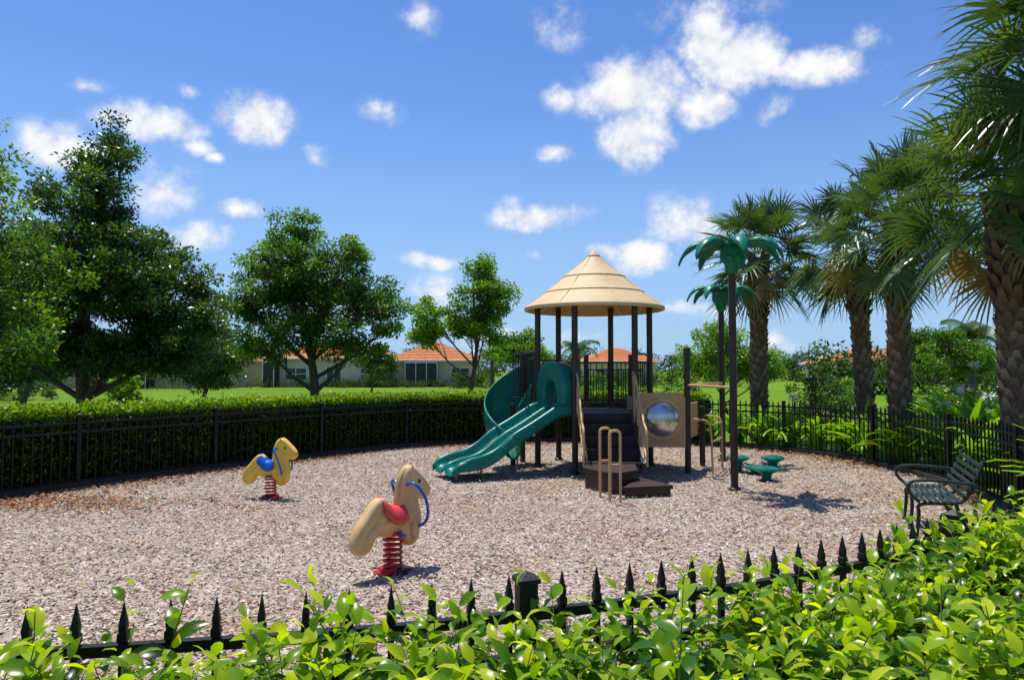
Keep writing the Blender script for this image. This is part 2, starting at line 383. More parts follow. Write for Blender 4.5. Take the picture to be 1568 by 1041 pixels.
# ------------------------------------------------------------------ trees
def crown_points(lobes,ncl,nl,cr):
    C=[];w=np.array([l[3]*l[3]*l[4] for l in lobes])**.8; w/=w.sum(); own=[]
    idx=rng.choice(len(lobes),ncl,p=w)
    for i in idx:
        l=lobes[i]; d=rng.normal(0,1,3); d/=np.linalg.norm(d); r=rng.random()**.42
        C.append([l[0]+d[0]*l[3]*r,l[1]+d[1]*l[3]*r,l[2]+d[2]*l[4]*r]); own.append(i)
    return np.array(C),own
def foliage(C,nl,cr,ls,m,g,name='foliage',flat=.6,vb=.45):
    n=len(C)*nl; cv=rng.normal(0,.15,len(C)); sz=rng.uniform(.6,1.3,len(C))
    off=rng.normal(0,1,(len(C),nl,3)); off=nrm(off)*(rng.random((len(C),nl,1))**.5)*cr*sz[:,None,None]; off[...,2]*=flat
    P=(C[:,None,:]+off).reshape(-1,3)
    D=nrm(off.reshape(-1,3))+rng.normal(0,.7,(n,3)); D[:,2]-=.1
    N=rng.normal(0,.7,(n,3)); N[:,2]+=.8
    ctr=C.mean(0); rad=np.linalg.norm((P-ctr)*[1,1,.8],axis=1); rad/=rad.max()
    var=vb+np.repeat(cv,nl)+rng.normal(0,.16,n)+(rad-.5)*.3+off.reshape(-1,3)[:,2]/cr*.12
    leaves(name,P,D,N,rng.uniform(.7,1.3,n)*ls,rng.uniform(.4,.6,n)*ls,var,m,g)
def tree(name,x,y,lobes,tr,ncl,nl,ls,m,cr=.40,ct=1.6):
    g=empty(name,(x,y,0)); C,own=crown_points(lobes,ncl,nl,cr)
    b=MB(); top=np.array([lobes[0][0]*.6,lobes[0][1],lobes[0][2]]); tp=[]
    for t in np.linspace(0,1,9):
        q=top*t; q[0]+=.12*math.sin(t*7+x); q[1]+=.1*math.cos(t*5+x); q[2]=top[2]*t; tp.append(q)
    b.tube(tp,[tr*(1.35 if i==0 else 1)*(1-.85*i/8) for i in range(9)],10)
    tip=[]
    for l in lobes:
        e=np.array(l[:3],float); zs=max(ct*.7,min(e[2]-.7,top[2]*.8)*.62); t=zs/top[2]; s=top*t; s[2]=zs
        s[0]+=.12*math.sin(t*7+x); s[1]+=.1*math.cos(t*5+x)
        mid=(s+e)/2+np.array([0,0,-.15]); r=tr*.5*(1-.5*t)
        b.tube([s,s*.6+mid*.4,mid,e],[r,r*.85,r*.65,r*.3],7); tip.append((s,mid,e))
    for c,o in zip(C,own):
        s,mid,e=tip[o]; k=random.random(); st=mid*(1-k)+e*k; mm=(st+c)/2+rng.normal(0,.08,3)
        b.tube([st,mm,c],[tr*.14,tr*.1,.008],4,False)
    b.obj('trunk_and_limbs',M['bark'],g,True)
    foliage(C,nl,cr,ls,m,g)
def L3(ls):
    return [(l[0],math.sin(i*2.3+1)*l[3]*.45,l[2],l[3],l[4]) for i,l in enumerate(ls)]
tree('live_oak_tree',-10.5,13,L3([(-.3,0,6.6,.7,.9),(-.1,0,5.6,1.1,.9),(.2,0,4.8,1.3,.9),(0,0,3.7,1.8,1.1),(.7,0,2.6,1.6,.8),(-.2,0,1.9,1.7,.5)]),.16,250,140,.105,M['oak'])
tree('live_oak_tree',-11.2,18,L3([(.6,0,8.0,.45,.7),(.5,0,7.2,.8,.8),(.3,0,6.2,1.3,.9),(-.1,0,5.3,1.8,.9),(.8,0,4.6,2.4,1.0),(2.1,0,3.6,1.8,1.0),(-1.5,0,4.2,2.0,1.1),(2.5,0,2.5,1.3,.8),(-.5,0,2.6,1.8,.8),(-1.8,0,2.5,1.5,.6),(1.2,0,2.2,1.4,.5)]),.2,600,135,.115,M['oakd'],.38)
tree('live_oak_tree',-6.3,22,L3([(-.7,0,6.2,.9,.8),(-.9,0,4.9,1.5,1.0),(.9,0,5.2,1.1,.8),(0,0,4.0,1.9,.8),(-1.9,0,3.9,1.1,.8),(1.9,0,4.2,1.2,.8),(2.4,0,3.3,.6,.4),(0,0,3.0,1.7,.6),(-1.6,0,2.6,1.1,.6),(1.3,0,2.6,.9,.4)]),.17,290,140,.12,M['oak'],.38)
tree('young_shade_tree',-1.6,26,L3([(.5,0,5.6,.65,.8),(.6,0,4.6,1.1,.8),(-1.3,0,3.9,1.0,.6),(0,0,3.7,1.0,.7),(.6,0,3.3,.9,.5),(-1.6,0,3.1,.6,.4)]),.11,135,120,.13,M['oakl'],.36)
tree('young_shade_tree',.5,33,L3([(0,0,3.2,1.0,.6),(-.7,0,2.7,.9,.5),(.7,0,2.6,.8,.5)]),.09,60,110,.14,M['oakl'])
tree('young_shade_tree',7.6,25,L3([(0,0,3.0,.9,.6),(-.8,0,2.3,.9,.6),(.9,0,2.2,1.1,.6),(1.6,0,1.8,.7,.5)]),.08,90,110,.13,M['oakl'],ct=.9)
tree('young_shade_tree',18.5,30,L3([(0,0,3.0,1.2,.8),(-1.1,0,2.4,1.1,.7),(1.2,0,2.4,1.1,.7)]),.1,100,120,.13,M['oak'])
tree('young_shade_tree',-7.4,36,L3([(0,0,2.6,1.0,.6),(.8,0,2.1,.8,.5)]),.08,50,110,.14,M['oakd'])
tree('young_shade_tree',-21,30,L3([(0,0,4.4,1.6,1.0),(-1.5,0,3.4,1.6,1.0),(1.5,0,3.3,1.5,.9),(0,0,2.3,2.0,.9)]),.14,190,120,.15,M['oakd'])
tree('young_shade_tree',-14.2,32,L3([(0,0,3.6,1.2,.9),(-1.4,0,2.8,1.3,.9),(1.0,0,2.5,1.1,.8),(-.2,0,1.6,1.5,.7)]),.12,140,120,.15,M['oakd'],ct=.8)
def shrub(name,x,y,rx,h,n,ls,m,vb=.45,flow=0):
    g=empty(name,(x,y,0)); b=MB()
    C=[]
    for _ in range(n):
        d=rng.normal(0,1,3); d/=np.linalg.norm(d); d[2]=abs(d[2]); r=rng.random()**.35
        C.append([d[0]*rx*r,d[1]*rx*r,.12+d[2]*h*.92*r])
    C=np.array(C)
    for c in C: b.tube([(0,0,0),c*.55,c],[.02,.012,.004],4,False)
    b.obj('stems',M['bark'],g); foliage(C,90,.25,ls,m,g,vb=vb)
    if flow:
        n=flow; P=C[rng.integers(0,len(C),n)]+rng.normal(0,.12,(n,3)); P[:,2]+=.15
        leaves('flowers',P,rng.normal(0,1,(n,3)),rng.normal(0,1,(n,3)),.09,.07,np.ones(n),M['flower'],g)
shrub('dark_shrub',9.6,22,1.0,2.3,45,.11,M['oakd'])
shrub('dark_shrub',11.2,24,1.2,1.7,45,.11,M['oak'])
shrub('flowering_shrub',13.0,22,1.2,1.5,45,.11,M['oak'],.6,120)
shrub('flowering_shrub',9.6,13.2,.8,1.5,40,.10,M['oak'],.6,120)
shrub('flowering_shrub',10.6,11.6,.9,1.8,45,.10,M['oak'],.6,120)
shrub('flowering_shrub',9.4,9.7,.8,1.75,45,.10,M['oakl'],.6,90)
shrub('dark_shrub',15.2,23,1.3,1.9,50,.12,M['oakd'])
shrub('dark_shrub',17.5,22,1.6,2.4,60,.12,M['oak'])
shrub('dark_shrub',6.6,27,1.1,1.4,40,.12,M['oak'])
shrub('dark_shrub',4.2,30,1.5,1.7,45,.13,M['oak'])
shrub('dark_shrub',-32,42,4,1.7,90,.17,M['oakd'],.35)
shrub('round_topiary_shrub',-22.3,40,1.0,2.0,60,.14,M['oakl'])
def mass(name,segs,ls,n,m):
    g=empty(name); C=[]
    for x0,y0,x1,y1,h,k in segs:
        for _ in range(k):
            t=random.random(); x=x0+(x1-x0)*t; y=y0+(y1-y0)*t+random.gauss(0,1.2); hh=h*(1+.6*nz2(x,y,.11,4)+.3*nz2(x,y,.35,7))
            C.append([x,y,max(.2,hh*random.random()**.6)])
    foliage(np.array(C),n,ls*3.2,ls,m,g,flat=.7)
mass('distant_trees',[(-120,105,-45,112,6.5,550),(-45,112,60,120,4.2,500),(60,120,140,90,5.5,450),(24,55,75,50,3.0,330)],.42,60,M['dist'])
mass('foundation_shrubs',[(-60,66,-30,68,1.8,150),(-27,74.5,-3,76,.55,100),(5,72,26,76,1.5,130),(2,52,9,52,1.4,60),(26,48,50,44,2.2,140),(-16,75,-13,76,1.6,40),(-6,72,-2,74,1.8,50)],.2,60,M['dist'])
# ------------------------------------------------------------------ houses
def house(name,cx,cy,w,d,ez,rz,rot=0,wins=()):
    g=empty(name,(cx,cy,0),rot); b=MB(); b.box((0,0,ez/2),(w,d,ez)); b.obj('walls',M['wall'],g)
    o=.7; W=w/2+o; D=d/2+o; rl=max(.5,W-D); b=MB()
    v=[(-W,-D,ez),(W,-D,ez),(W,D,ez),(-W,D,ez),(-rl,0,rz),(rl,0,rz)]
    b.add(v,[(0,1,5,4),(1,2,5),(2,3,4,5),(3,0,4)])
    for k in range(1,12):
        t=k/12; b.beam((-W+(W-rl)*t,-D+D*t-.0,ez+(rz-ez)*t+.03),(W-(W-rl)*t,-D+D*t,ez+(rz-ez)*t+.03),.08,.05)
    b.obj('tile_roof',M['tile'],g)
    b=MB(); b.box((0,-D+.03,ez-.1),(2*W,.06,.2)); b.box((0,D-.03,ez-.1),(2*W,.06,.2)); b.box((W-.03,0,ez-.1),(.06,2*D-.13,.2)); b.box((-W+.03,0,ez-.1),(.06,2*D-.13,.2)); b.obj('fascia',M['white'],g)
    gl=MB();fr=MB();sc=MB()
    for kind,x,ww in wins:
        y=-d/2
        if kind=='w':
            gl.box((x,y-.01,1.45),(ww,.05,1.3))
            for a in(-.5,0,.5): fr.box((x+a*ww,y-.05,1.45),(.09,.06,1.4))
            for z in(.8,1.45,2.1): fr.box((x,y-.055,z),(ww,.05,.08))
        elif kind=='d':
            gl.box((x,y-.01,1.1),(ww,.05,2.1)); 
            for a in(-.5,0,.5): fr.box((x+a*ww,y-.05,1.1),(.08,.06,2.2))
        else:
            sc.box((x,y-.9,1.35),(ww,1.8,2.7))
            for a in np.linspace(-.5,.5,int(ww/1.5)+2): fr.box((x+a*ww,y-1.85,1.35),(.07,.07,2.7))
            fr.box((x,y-1.86,2.7),(ww,.07,.1))
    gl.obj('windows',M['glass'],g); fr.obj('window_frames',M['white'],g)
    if sc.v: sc.obj('screened_lanai',M['screen'],g)
house('stucco_house',-20.2,82,13.2,11,3.2,5.4,0,[('w',-3.6,2.4),('d',.6,1.6),('w',4.4,1.8),('s',-6.0,1.2)])
house('stucco_house',-9.3,84,9.6,11,3.0,5.2,.12,[('w',2.8,2.0),('s',-1.6,3.5)])
house('stucco_house',-40,78,20,12,3.0,5.2,0,[('w',-7,2.2),('s',0,6),('w',7,2.4)])
house('stucco_house',-62,74,16,12,3.0,5.0,.1,[('w',-4,2.2),('s',2,5)])
house('stucco_house',14,95,9,11,3.0,4.9,0,[('w',-2,2.2),('w',2,2.)])
house('stucco_house',50,98,14,11,2.9,4.8,-.2,[('w',-3,2.2),('w',3,2.)])
# ------------------------------------------------------------------ palms
def fan(P,F,Vv,base,az,el,Lp,Lb,old):
    d=np.array([math.cos(az)*math.cos(el),math.sin(az)*math.cos(el),math.sin(el)])
    side=np.array([-math.sin(az),math.cos(az),0.]); 
    hub=base+d*Lp+np.array([0,0,-.12*Lp*math.cos(el)])
    dd=nrm(d+np.array([0,0,-.3])); up=np.cross(side,dd); up=up*(1 if up[2]>=0 else -1)
    def quad(a,b,w0,w1,sv,v):
        i=len(P); P.extend([a-sv*w0,a+sv*w0,b+sv*w1,b-sv*w1]); F.append((i,i+1,i+2,i+3)); Vv.extend([v]*4)
    m=base*.5+hub*.5+np.array([0,0,.04]); v=.85-old*.5
    quad(base,m,.024,.018,side,v);quad(m,hub,.018,.014,side,v)
    quad(base,m,.018,.014,up,v);quad(m,hub,.014,.01,up,v)
    ns=28; tw=random.gauss(0,.5)
    side,up=side*math.cos(tw)+up*math.sin(tw),up*math.cos(tw)-side*math.sin(tw)
    vb=.58+random.gauss(0,.13)-old*.6*(random.random()<.5)
    for k in range(ns):
        th=(k/(ns-1)-.5)*2*2.2
        r=dd*math.cos(th)+side*math.sin(th); r=nrm(r+up*.25*abs(math.sin(th))**1.2)
        ln=Lb*(1-.25*(abs(th)/2.2)**1.5)*random.uniform(.85,1.1)
        start=hub+dd*.15*Lb*max(0,math.cos(th*.7)); perp=nrm(np.cross(r,up)); tilt=random.gauss(0,.45); perp=nrm(perp+up*tilt)
        prev=start; pw=.008; dr=random.uniform(.12,.6)
        for j,(t,w) in enumerate(((.33,.026),(.62,.019),(.84,.010),(1.,.001))):
            q=start+r*ln*t+np.array([0,0,-dr*ln*max(0,t-.4)**1.6*1.5]); 
            quad(prev,q,pw,w,perp,vb+random.gauss(0,.06)-(.22 if j==3 else 0)); prev=q; pw=w
def palm(name,x,y,cz,tr,nf,lean=(0,0),Lp=.8,Lb=.85):
    g=empty(name,(x,y,0)); b=MB(); n=14; pts=[(lean[0]*(i/n)**1.5,lean[1]*(i/n)**1.5,(cz-.1)*i/n) for i in range(n+1)]
    b.tube(pts,[tr*(1.25-.25*min(1,i/3)) for i in range(n+1)],16); b.obj('trunk',M['pbark'],g,True)
    bt=MB(); var=[]
    k=int(cz/.021)
    for i in range(k):
        z=.15+(cz-.3)*i/k; t=z/cz; cx=lean[0]*t**1.5; cy=lean[1]*t**1.5; a=i*2.39996+random.gauss(0,.08); up=t>.62
        R=tr*1.0; w=.42; o=random.uniform(.03,.06)+(.07 if up else 0); hh=random.uniform(.14,.22)+(.08 if up else 0)
        def pt(aa,rr,zz): return (cx+rr*math.cos(aa),cy+rr*math.sin(aa),zz)
        v=[pt(a-w,R,z),pt(a+w,R,z),pt(a+w*.3,R+o,z+hh),pt(a-w*.3,R+o,z+hh),pt(a-w*.25,R-.02,z+hh*.9),pt(a+w*.25,R-.02,z+hh*.9)]
        bt.add(v,[(0,1,2,3),(3,2,5,4),(0,3,4),(1,5,2)]); vv=random.uniform(.2,.95)*(.55 if up else 1); var+=[vv*.5,vv*.5,vv,vv,vv*.3,vv*.3]
    bt.obj('leaf_bases',M['boot'],g,var=var)
    P=[];F=[];Vv=[]; top=np.array([lean[0],lean[1],cz])
    for i in range(nf):
        u=(i+.5)/nf; el=math.radians(84-136*u**1.0)+random.gauss(0,.08); az=i*2.39996+random.gauss(0,.2)
        fan(P,F,Vv,top+np.array([.1*math.cos(az),.1*math.sin(az),.15-.45*u]),az,el,Lp*random.uniform(.85,1.15),Lb*random.uniform(.85,1.12),1. if u>.86 else 0.)
    np_mesh('fronds',np.array(P),np.array(F),M['palm'],g,np.clip(Vv,0,1))
palm('cabbage_palm_tree',6.6,18.6,5.0,.21,42,(.05,0),.85,.85)
palm('cabbage_palm_tree',8.4,16.5,4.9,.19,36,(-.25,0),.85,.85)
palm('cabbage_palm_tree',7.85,14.1,4.95,.2,42,(.05,0),.9,.85)
palm('cabbage_palm_tree',7.35,10.1,4.5,.2,46,(-.12,0),.9,.85)
palm('cabbage_palm_tree',7.9,8.9,6.1,.2,50,(-.3,0),1.0,1.0)
def feather_palm(name,x,y,h,L,nf=13):
    g=empty(name,(x,y,0)); b=MB(); b.tube([(0,0,0),(0,0,h*.5),(0,0,h)],[.22,.17,.12],10); b.obj('trunk',M['pbark'],g,True)
    P=[];F=[];V=[]
    for i in range(nf):
        az=i*2.4; el=math.radians(random.uniform(10,75)); q=np.array([0,0,h]); 
        for k in range(26):
            t=k/26; e=el-t*1.7; dirv=np.array([math.cos(az)*math.cos(e),math.sin(az)*math.cos(e),math.sin(e)]); q2=q+dirv*L/26; sd=np.array([-math.sin(az),math.cos(az),0])
            for sg in(-1,1):
                tip=q+sd*sg*L*.28*math.sin(pi*(.12+.85*t))+dirv*L*.08+np.array([0,0,-L*.12]); j=len(P); P.extend([q,q2,tip,tip-dirv*.03]); F.append((j,j+1,j+2,j+3)); V+=[.6]*4
            q=q2
    np_mesh('fronds',np.array(P),np.array(F),M['palm'],g,np.array(V))
feather_palm('queen_palm_tree',22.5,34,3.6,2.0)
feather_palm('queen_palm_tree',4.2,44,3.2,1.6)
feather_palm('queen_palm_tree',-1.7,60,3.0,2.2)
# ------------------------------------------------------------------ crinum lilies
def lily(x,y,n,L,W,fl=False):
    g=empty('crinum_lily_plant',(x,y,0)); P=[];F=[];V=[]
    for i in range(n):
        az=random.random()*6.28; e=math.radians(random.uniform(42,86)); q=np.array([random.gauss(0,.06),random.gauss(0,.06),.05]); l=L*random.uniform(.7,1.1); dr=random.uniform(.8,2.1); w=W*random.uniform(.8,1.1)
        sd=np.array([-math.sin(az),math.cos(az),0]); v=random.gauss(.58,.16); K_=9
        for k in range(K_+1):
            t=k/K_; ee=e-dr*t**1.8; d=np.array([math.cos(az)*math.cos(ee),math.sin(az)*math.cos(ee),math.sin(ee)]); up=np.cross(sd,d); up*=-1 if up[2]<0 else 1
            ww=w*(math.sin(pi*min(.97,.2+.8*t))**.6)*.5
            P.extend([q-sd*ww+up*ww*.4,q,q+sd*ww+up*ww*.4]); V+=[v]*3
            if k: j=len(P)-6; F+= [(j,j+1,j+4,j+3),(j+1,j+2,j+5,j+4)]
            q=q+d*l/K_
    np_mesh('leaves',np.array(P),np.array(F),M['lily'],g,np.clip(V,0,1),True)
    if fl:
        h=L*1.05; b=MB(); b.tube([(0,0,0),(.05,0,h*.5),(.08,0,h)],[.02,.018,.014],8); b.obj('flower_stalk',M['stem'],g)
        m=26; a=rng.random(m)*6.28; D=np.stack([np.cos(a),np.sin(a),rng.normal(.2,.5,m)],1); leaves('flowers',np.tile([.08,0,h],(m,1)),D,rng.normal(0,1,(m,3))+[0,0,1],.15,.03,np.ones(m),M['flower'],g)
for s in np.arange(sK[3]+1.7,sK[7]+2.2,.6):
    near=s<sK[5]+1
    p=path(np.array(s))+outn(np.array(s))*(random.uniform(.65,.95) if near else random.uniform(.4,.7)); 
    lily(p[0],p[1],32,random.uniform(1.3,1.6) if near else random.uniform(1.05,1.35),.16 if near else .12,random.random()<.3)
    if s<sK[6]:
        p=path(np.array(s))+outn(np.array(s))*random.uniform(1.4,2.2); lily(p[0],p[1],32,random.uniform(1.7,2.1),.18,random.random()<.6)
# ------------------------------------------------------------------ play structure
def play():
    g=empty('playground_structure'); cx,cy=1.62,13.7; R=1.12; dz=1.1
    A=[math.radians(a) for a in(5,65,125,185,245,305)]
    pp=[(cx+R*math.cos(a),cy+R*math.sin(a)) for a in A]
    b=MB()
    for x,y in pp:
        b.cyl((x,y,0),(x,y,3.2),.058,n=18); b.lathe([(.085,0.01),(.085,.05),(.06,.07)],(x,y,0),18); b.lathe([(.058,0),(.068,.0),(.068,.07),(.058,.07)],(x,y,dz-.12),18)
    ex=[(3.2,12.7,2.27),(3.75,13.75,1.15),(1.65,15.45,2.2),(2.6,15.2,2.2),(.22,14.35,2.25),(.02,13.9,1.2)]
    for x,y,h in ex: b.cyl((x,y,0),(x,y,h),.055,n=18); b.lathe([(.06,h-.02),(.064,h),(.05,h+.03),(.0,h+.04)],(x,y,0),18)
    b.obj('posts',M['post'],g,True)
    b=MB(); b.lathe([(1.335,3.05),(1.375,3.06),(1.38,3.11),(1.33,3.16),(1.16,3.27),(.98,3.40),(.99,3.415),(.80,3.56),(.62,3.71),(.63,3.725),(.42,3.88),(.25,4.02),(.13,4.13),(.13,4.16),(.08,4.2),(.05,4.25),(.0,4.27)],(cx,cy,0),40)
    b.obj('canopy_roof',M['roof'],g,True)
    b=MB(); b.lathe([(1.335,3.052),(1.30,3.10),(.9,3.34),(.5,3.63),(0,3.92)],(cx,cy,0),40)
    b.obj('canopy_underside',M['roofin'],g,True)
    b=MB()
    for i in range(8):
        a=i*pi/4+.2; ca,sa=math.cos(a),math.sin(a)
        b.tube([(cx+r*ca,cy+r*sa,z) for r,z in [(1.335,3.16),(1.16,3.272),(.985,3.41),(.80,3.562),(.625,3.72),(.42,3.882),(.25,4.022),(.14,4.13)]],.006,6)
        b.tube([(cx+r*ca,cy+r*sa,z-.03) for r,z in [(1.29,3.1),(.9,3.34),(.5,3.63)]],.02,6)
    b.obj('roof_seams',M['roof'],g,True)
    b=MB(); v=[(cx+R*math.cos(a),cy+R*math.sin(a)) for a in A]
    b.add([(x,y,dz) for x,y in v]+[(x,y,dz-.09) for x,y in v],[tuple(range(6)),tuple(range(11,5,-1))]+[(i,i+6,(i+1)%6+6,(i+1)%6) for i in range(6)])
    b.box((2.72,13.35,.62),(1.0,1.2,.08),-.1); b.box((2.1,15.0,.95),(1.0,.7,.08))
    b.obj('decks',M['deck'],g,bevel=.01)
    mx,my=cx+.97*math.cos(math.radians(275)),cy+.97*math.sin(math.radians(275)); b=MB()
    for i in range(4):
        z=dz-.19*(i+1); y=my-.05-.27*(i+.5); b.box((mx,y,z),(.9,.29,.04)); b.box((mx,y+.135,z+.095),(.9,.015,.15))
    for sx in(-.455,.455): b.beam((mx+sx,my,dz-.05),(mx+sx,my-1.12,.28),.03,.2)
    def prism(pts,z0,z1):
        n=len(pts); b.add([(x,y,z1) for x,y in pts]+[(x,y,z0) for x,y in pts],[tuple(range(n)),tuple(range(2*n-1,n-1,-1))]+[(i,i+n,(i+1)%n+n,(i+1)%n) for i in range(n)])
    prism([(1.22,11.65),(1.15,11.2),(1.40,10.72),(1.66,10.62),(1.98,10.95),(2.05,11.65)],.26,.34)
    prism([(1.62,10.30),(2.42,10.50),(2.06,11.3),(1.85,10.80)],.11,.17)
    b.obj('stairs',M['deck'],g,bevel=.008)
    b=MB(); prism2=[(1.24,11.6),(1.18,11.2),(1.42,10.76),(1.66,10.66),(1.94,10.96),(2.01,11.6)]
    for i in range(len(prism2)):
        p=prism2[i];q=prism2[(i+1)%len(prism2)]; b.beam((*p,.13),(*q,.13),.02,.25)
    t3=((1.68,10.36),(2.38,10.53),(2.05,11.24))
    for i in range(3): p=t3[i];q=t3[(i+1)%3]; b.beam((*p,.055),(*q,.055),.02,.1)
    b.obj('step_skirts',M['post'],g)
    b=MB()
    for sx in(-.52,.52):
        x=mx+sx
        b.tube(chaikin([(x,my+.02,dz+.75),(x,my-.15,dz+.72),(x,my-1.0,.98),(x,my-1.22,.92),(x,my-1.25,.7),(x,my-1.25,.3)],2,False),.019,8)
        b.tube(chaikin([(x,my+.02,dz+.35),(x,my-.2,dz+.3),(x,my-1.1,.5),(x,my-1.24,.45)],1,False),.016,8)
        for k in range(5):
            y=my-.15-.22*k; b.cyl((x,y,dz-.02-.17*k),(x,y,dz+.68-.155*k),.010,n=6)
    for x0,y0 in((1.40,10.4),(1.48,9.95)):
        b.tube(chaikin([(x0-.09,y0,0),(x0-.09,y0,.9),(x0-.09,y0,1.03),(x0+.07,y0+.05,1.03),(x0+.07,y0+.05,.9),(x0+.07,y0+.05,.0)],2,False),.02,8)
        b.cyl((x0-.09,y0,.55),(x0+.07,y0+.05,.55),.014,n=6)
    b.tube([(3.2,12.7,1.62),(3.8,13.1,1.64),(4.38,14.5,1.62)],.022,8); b.tube([(3.2,12.7,1.62),(3.5,11.0,1.62)],.022,8)
    b.tube(chaikin([(3.75,13.75,1.0),(4.0,13.5,1.0),(4.05,13.45,.9),(4.05,13.45,0)],2,False),.02,8)
    b.tube(chaikin([(3.2,12.7,1.0),(3.5,12.6,1.0),(3.6,12.6,.9),(3.62,12.6,0)],2,False),.02,8)
    for z in(.3,.6,.9): b.cyl((3.62,12.6,z),(4.05,13.45,z),.016,n=8)
    b.cyl((-.55,12.5,0),(-.55,12.5,.25),.022,n=8); b.cyl((-.95,12.0,0),(-.95,12.0,.16),.022,n=8); b.cyl((-1.15,12.35,0),(-1.15,12.35,.16),.022,n=8)
    b.tube(chaikin([(.55,13.7,.62),(.15,13.4,.62),(.1,13.3,.5),(.1,13.3,0)],2,False),.02,8)
    b.obj('handrails',M['beige'],g,True)
    for sx in(-.52,.52):
        o=[(-.06,0),(.09,0),(.11,.55),(.04,.9),(-.06,.93)]
        plate('stair_side_panel',[chaikin(o,2)],.03,.008,M['panel'],vmat((mx+sx,my+.0,dz-.15),(0,-1)),g)
    a0=Vector((2.31,12.74,0)); ax=Vector((.85,-.06,0)).normalized(); c=a0+ax*.42
    cz=1.0
    plate('bubble_panel',[[(-.42,.5),(.42,.5),(.42,1.4),(.36,1.47),(-.36,1.47),(-.42,1.4)],circ(0,cz,.335)],.04,.008,M['panel'],vmat((c.x,c.y,0),ax),g)
    plate('bubble_ring',[circ(0,cz,.37),circ(0,cz,.325)],.075,.012,M['beige'],vmat((c.x,c.y,0),ax),g)
    m,nt,n,l,bs=new_mat('polycarbonate_bubble'); bs.inputs['Base Color'].default_value=(.62,.60,.56,1); bs.inputs['Metallic'].default_value=.85
    nz=n.new('ShaderNodeTexNoise'); nz.inputs['Scale'].default_value=5; rr=n.new('ShaderNodeMapRange'); rr.inputs[3].default_value=.15; rr.inputs[4].default_value=.38; l.new(nz.outputs['Fac'],rr.inputs[0]); l.new(rr.outputs[0],bs.inputs['Roughness'])
    b=MB(); nn=ax.cross(Vector((0,0,1))); V=[];k=10;q=32
    for i in range(k+1):
        th=pi/2*i/k
        for j in range(q):
            ph=2*pi*j/q; rr_=.33*math.sin(th) ; V.append(Vector((c.x,c.y,cz))+ax*rr_*math.cos(ph)+Vector((0,0,1))*rr_*math.sin(ph)+nn*.2*math.cos(th))
    b.add(V,[(i*q+j,(i+1)*q+j,(i+1)*q+(j+1)%q,i*q+(j+1)%q) for i in range(k) for j in range(q)]); b.obj('bubble_window',m,g,True)
    b=MB(); b.box((2.75,13.9,1.0),(.9,.04,.75),-.1); b.box((3.42,13.25,.95),(.04,1.0,.65),-.45)
    b.obj('crawl_panels',M['panel'],g,bevel=.01)
    # slide
    st=Vector((.82,13.12,0)); d=Vector((-.885,-.466,0)).normalized(); w=Vector((-d.y,d.x,0))
    prof=chaikin([(-.12,dz),(.2,dz-.0),(.5,.93),(.85,.74),(1.15,.60),(1.45,.36),(1.75,.24),(2.05,.22),(2.2,.2),(2.27,.12)],2,False)
    cs=chaikin([(-.5,-.04),(-.5,.16),(-.45,.2),(-.41,.16),(-.37,.0),(-.22,-.03),(-.09,.0),(-.04,.13),(0,.15),(.04,.13),(.09,0),(.22,-.03),(.37,0),(.41,.16),(.45,.2),(.5,.16),(.5,-.04)],1,False)
    V=[];F=[]
    for i,(s,z) in enumerate(prof):
        fl=1-.45*max(0,(s-1.9)/.37)
        for (u,h) in cs: V.append(st+d*s+w*u+Vector((0,0,z+h*fl)))
    n=len(cs)
    for i in range(len(prof)-1):
        for j in range(n-1): F.append((i*n+j,i*n+j+1,i*n+n+j+1,i*n+n+j))
    b=MB(); b.add(V,F); o=b.obj('double_wave_slide',M['green'],g,True); md=o.modifiers.new('so','SOLIDIFY'); md.thickness=.025; md.offset=1
    hd=[(-.40,-.08),(-.44,.3),(-.43,.6),(-.33,.78),(-.15,.84),(.15,.84),(.33,.78),(.43,.6),(.44,.3),(.40,-.08)]
    i1=[(-.27,.02),(-.28,.36),(-.18,.55),(0,.60),(.18,.55),(.28,.36),(.27,.02)]
    plate('slide_hood',[chaikin(hd,2),chaikin(i1,2)],.28,.06,M['green'],vmat((st.x+d.x*.0,st.y+d.y*.0,dz+.05),w),g)
    V=[];F=[]; c0=Vector((.32,13.62,0)); cs=chaikin([(-.36,.42),(-.34,.1),(-.2,-.06),(.0,-.09),(.2,-.06),(.36,.1),(.42,.45),(.42,.75)],1,False); n=len(cs); k=26
    for i in range(k+1):
        t=i/k; a=math.radians(75+165*t); rr_=.52; z=dz+.05-.85*t; e=Vector((math.cos(a),math.sin(a),0))
        for (u,h) in cs:
            hh=h*(1.1-.5*t) if h>.3 else h
            V.append(c0+e*(rr_+u*.8)+Vector((0,0,z+hh+ (0.25*(1-t) if u>.4 and h>.5 else 0))))
    for i in range(k):
        for j in range(n-1): F.append((i*n+j,i*n+j+1,i*n+n+j+1,i*n+n+j))
    b=MB(); b.add(V,F); o=b.obj('spiral_chute',M['green'],g,True); md=o.modifiers.new('so','SOLIDIFY'); md.thickness=.03; md.offset=0
    b=MB()
    for i in(6,13,20):
        b.tube([V[i*n+j]*1.0 for j in range(n)],.018,6)
    b.obj('chute_ribs',M['green'],g,True)
    b=MB()
    def bars(p,q,z0,z1,n):
        p=Vector((*p,0));q=Vector((*q,0))
        for z in(z0,z1): b.tube([p+Vector((0,0,z)),q+Vector((0,0,z))],.016,8)
        for i in range(n):
            r=p.lerp(q,(i+.5)/n); b.cyl(r+Vector((0,0,z0)),r+Vector((0,0,z1)),.010,n=6)
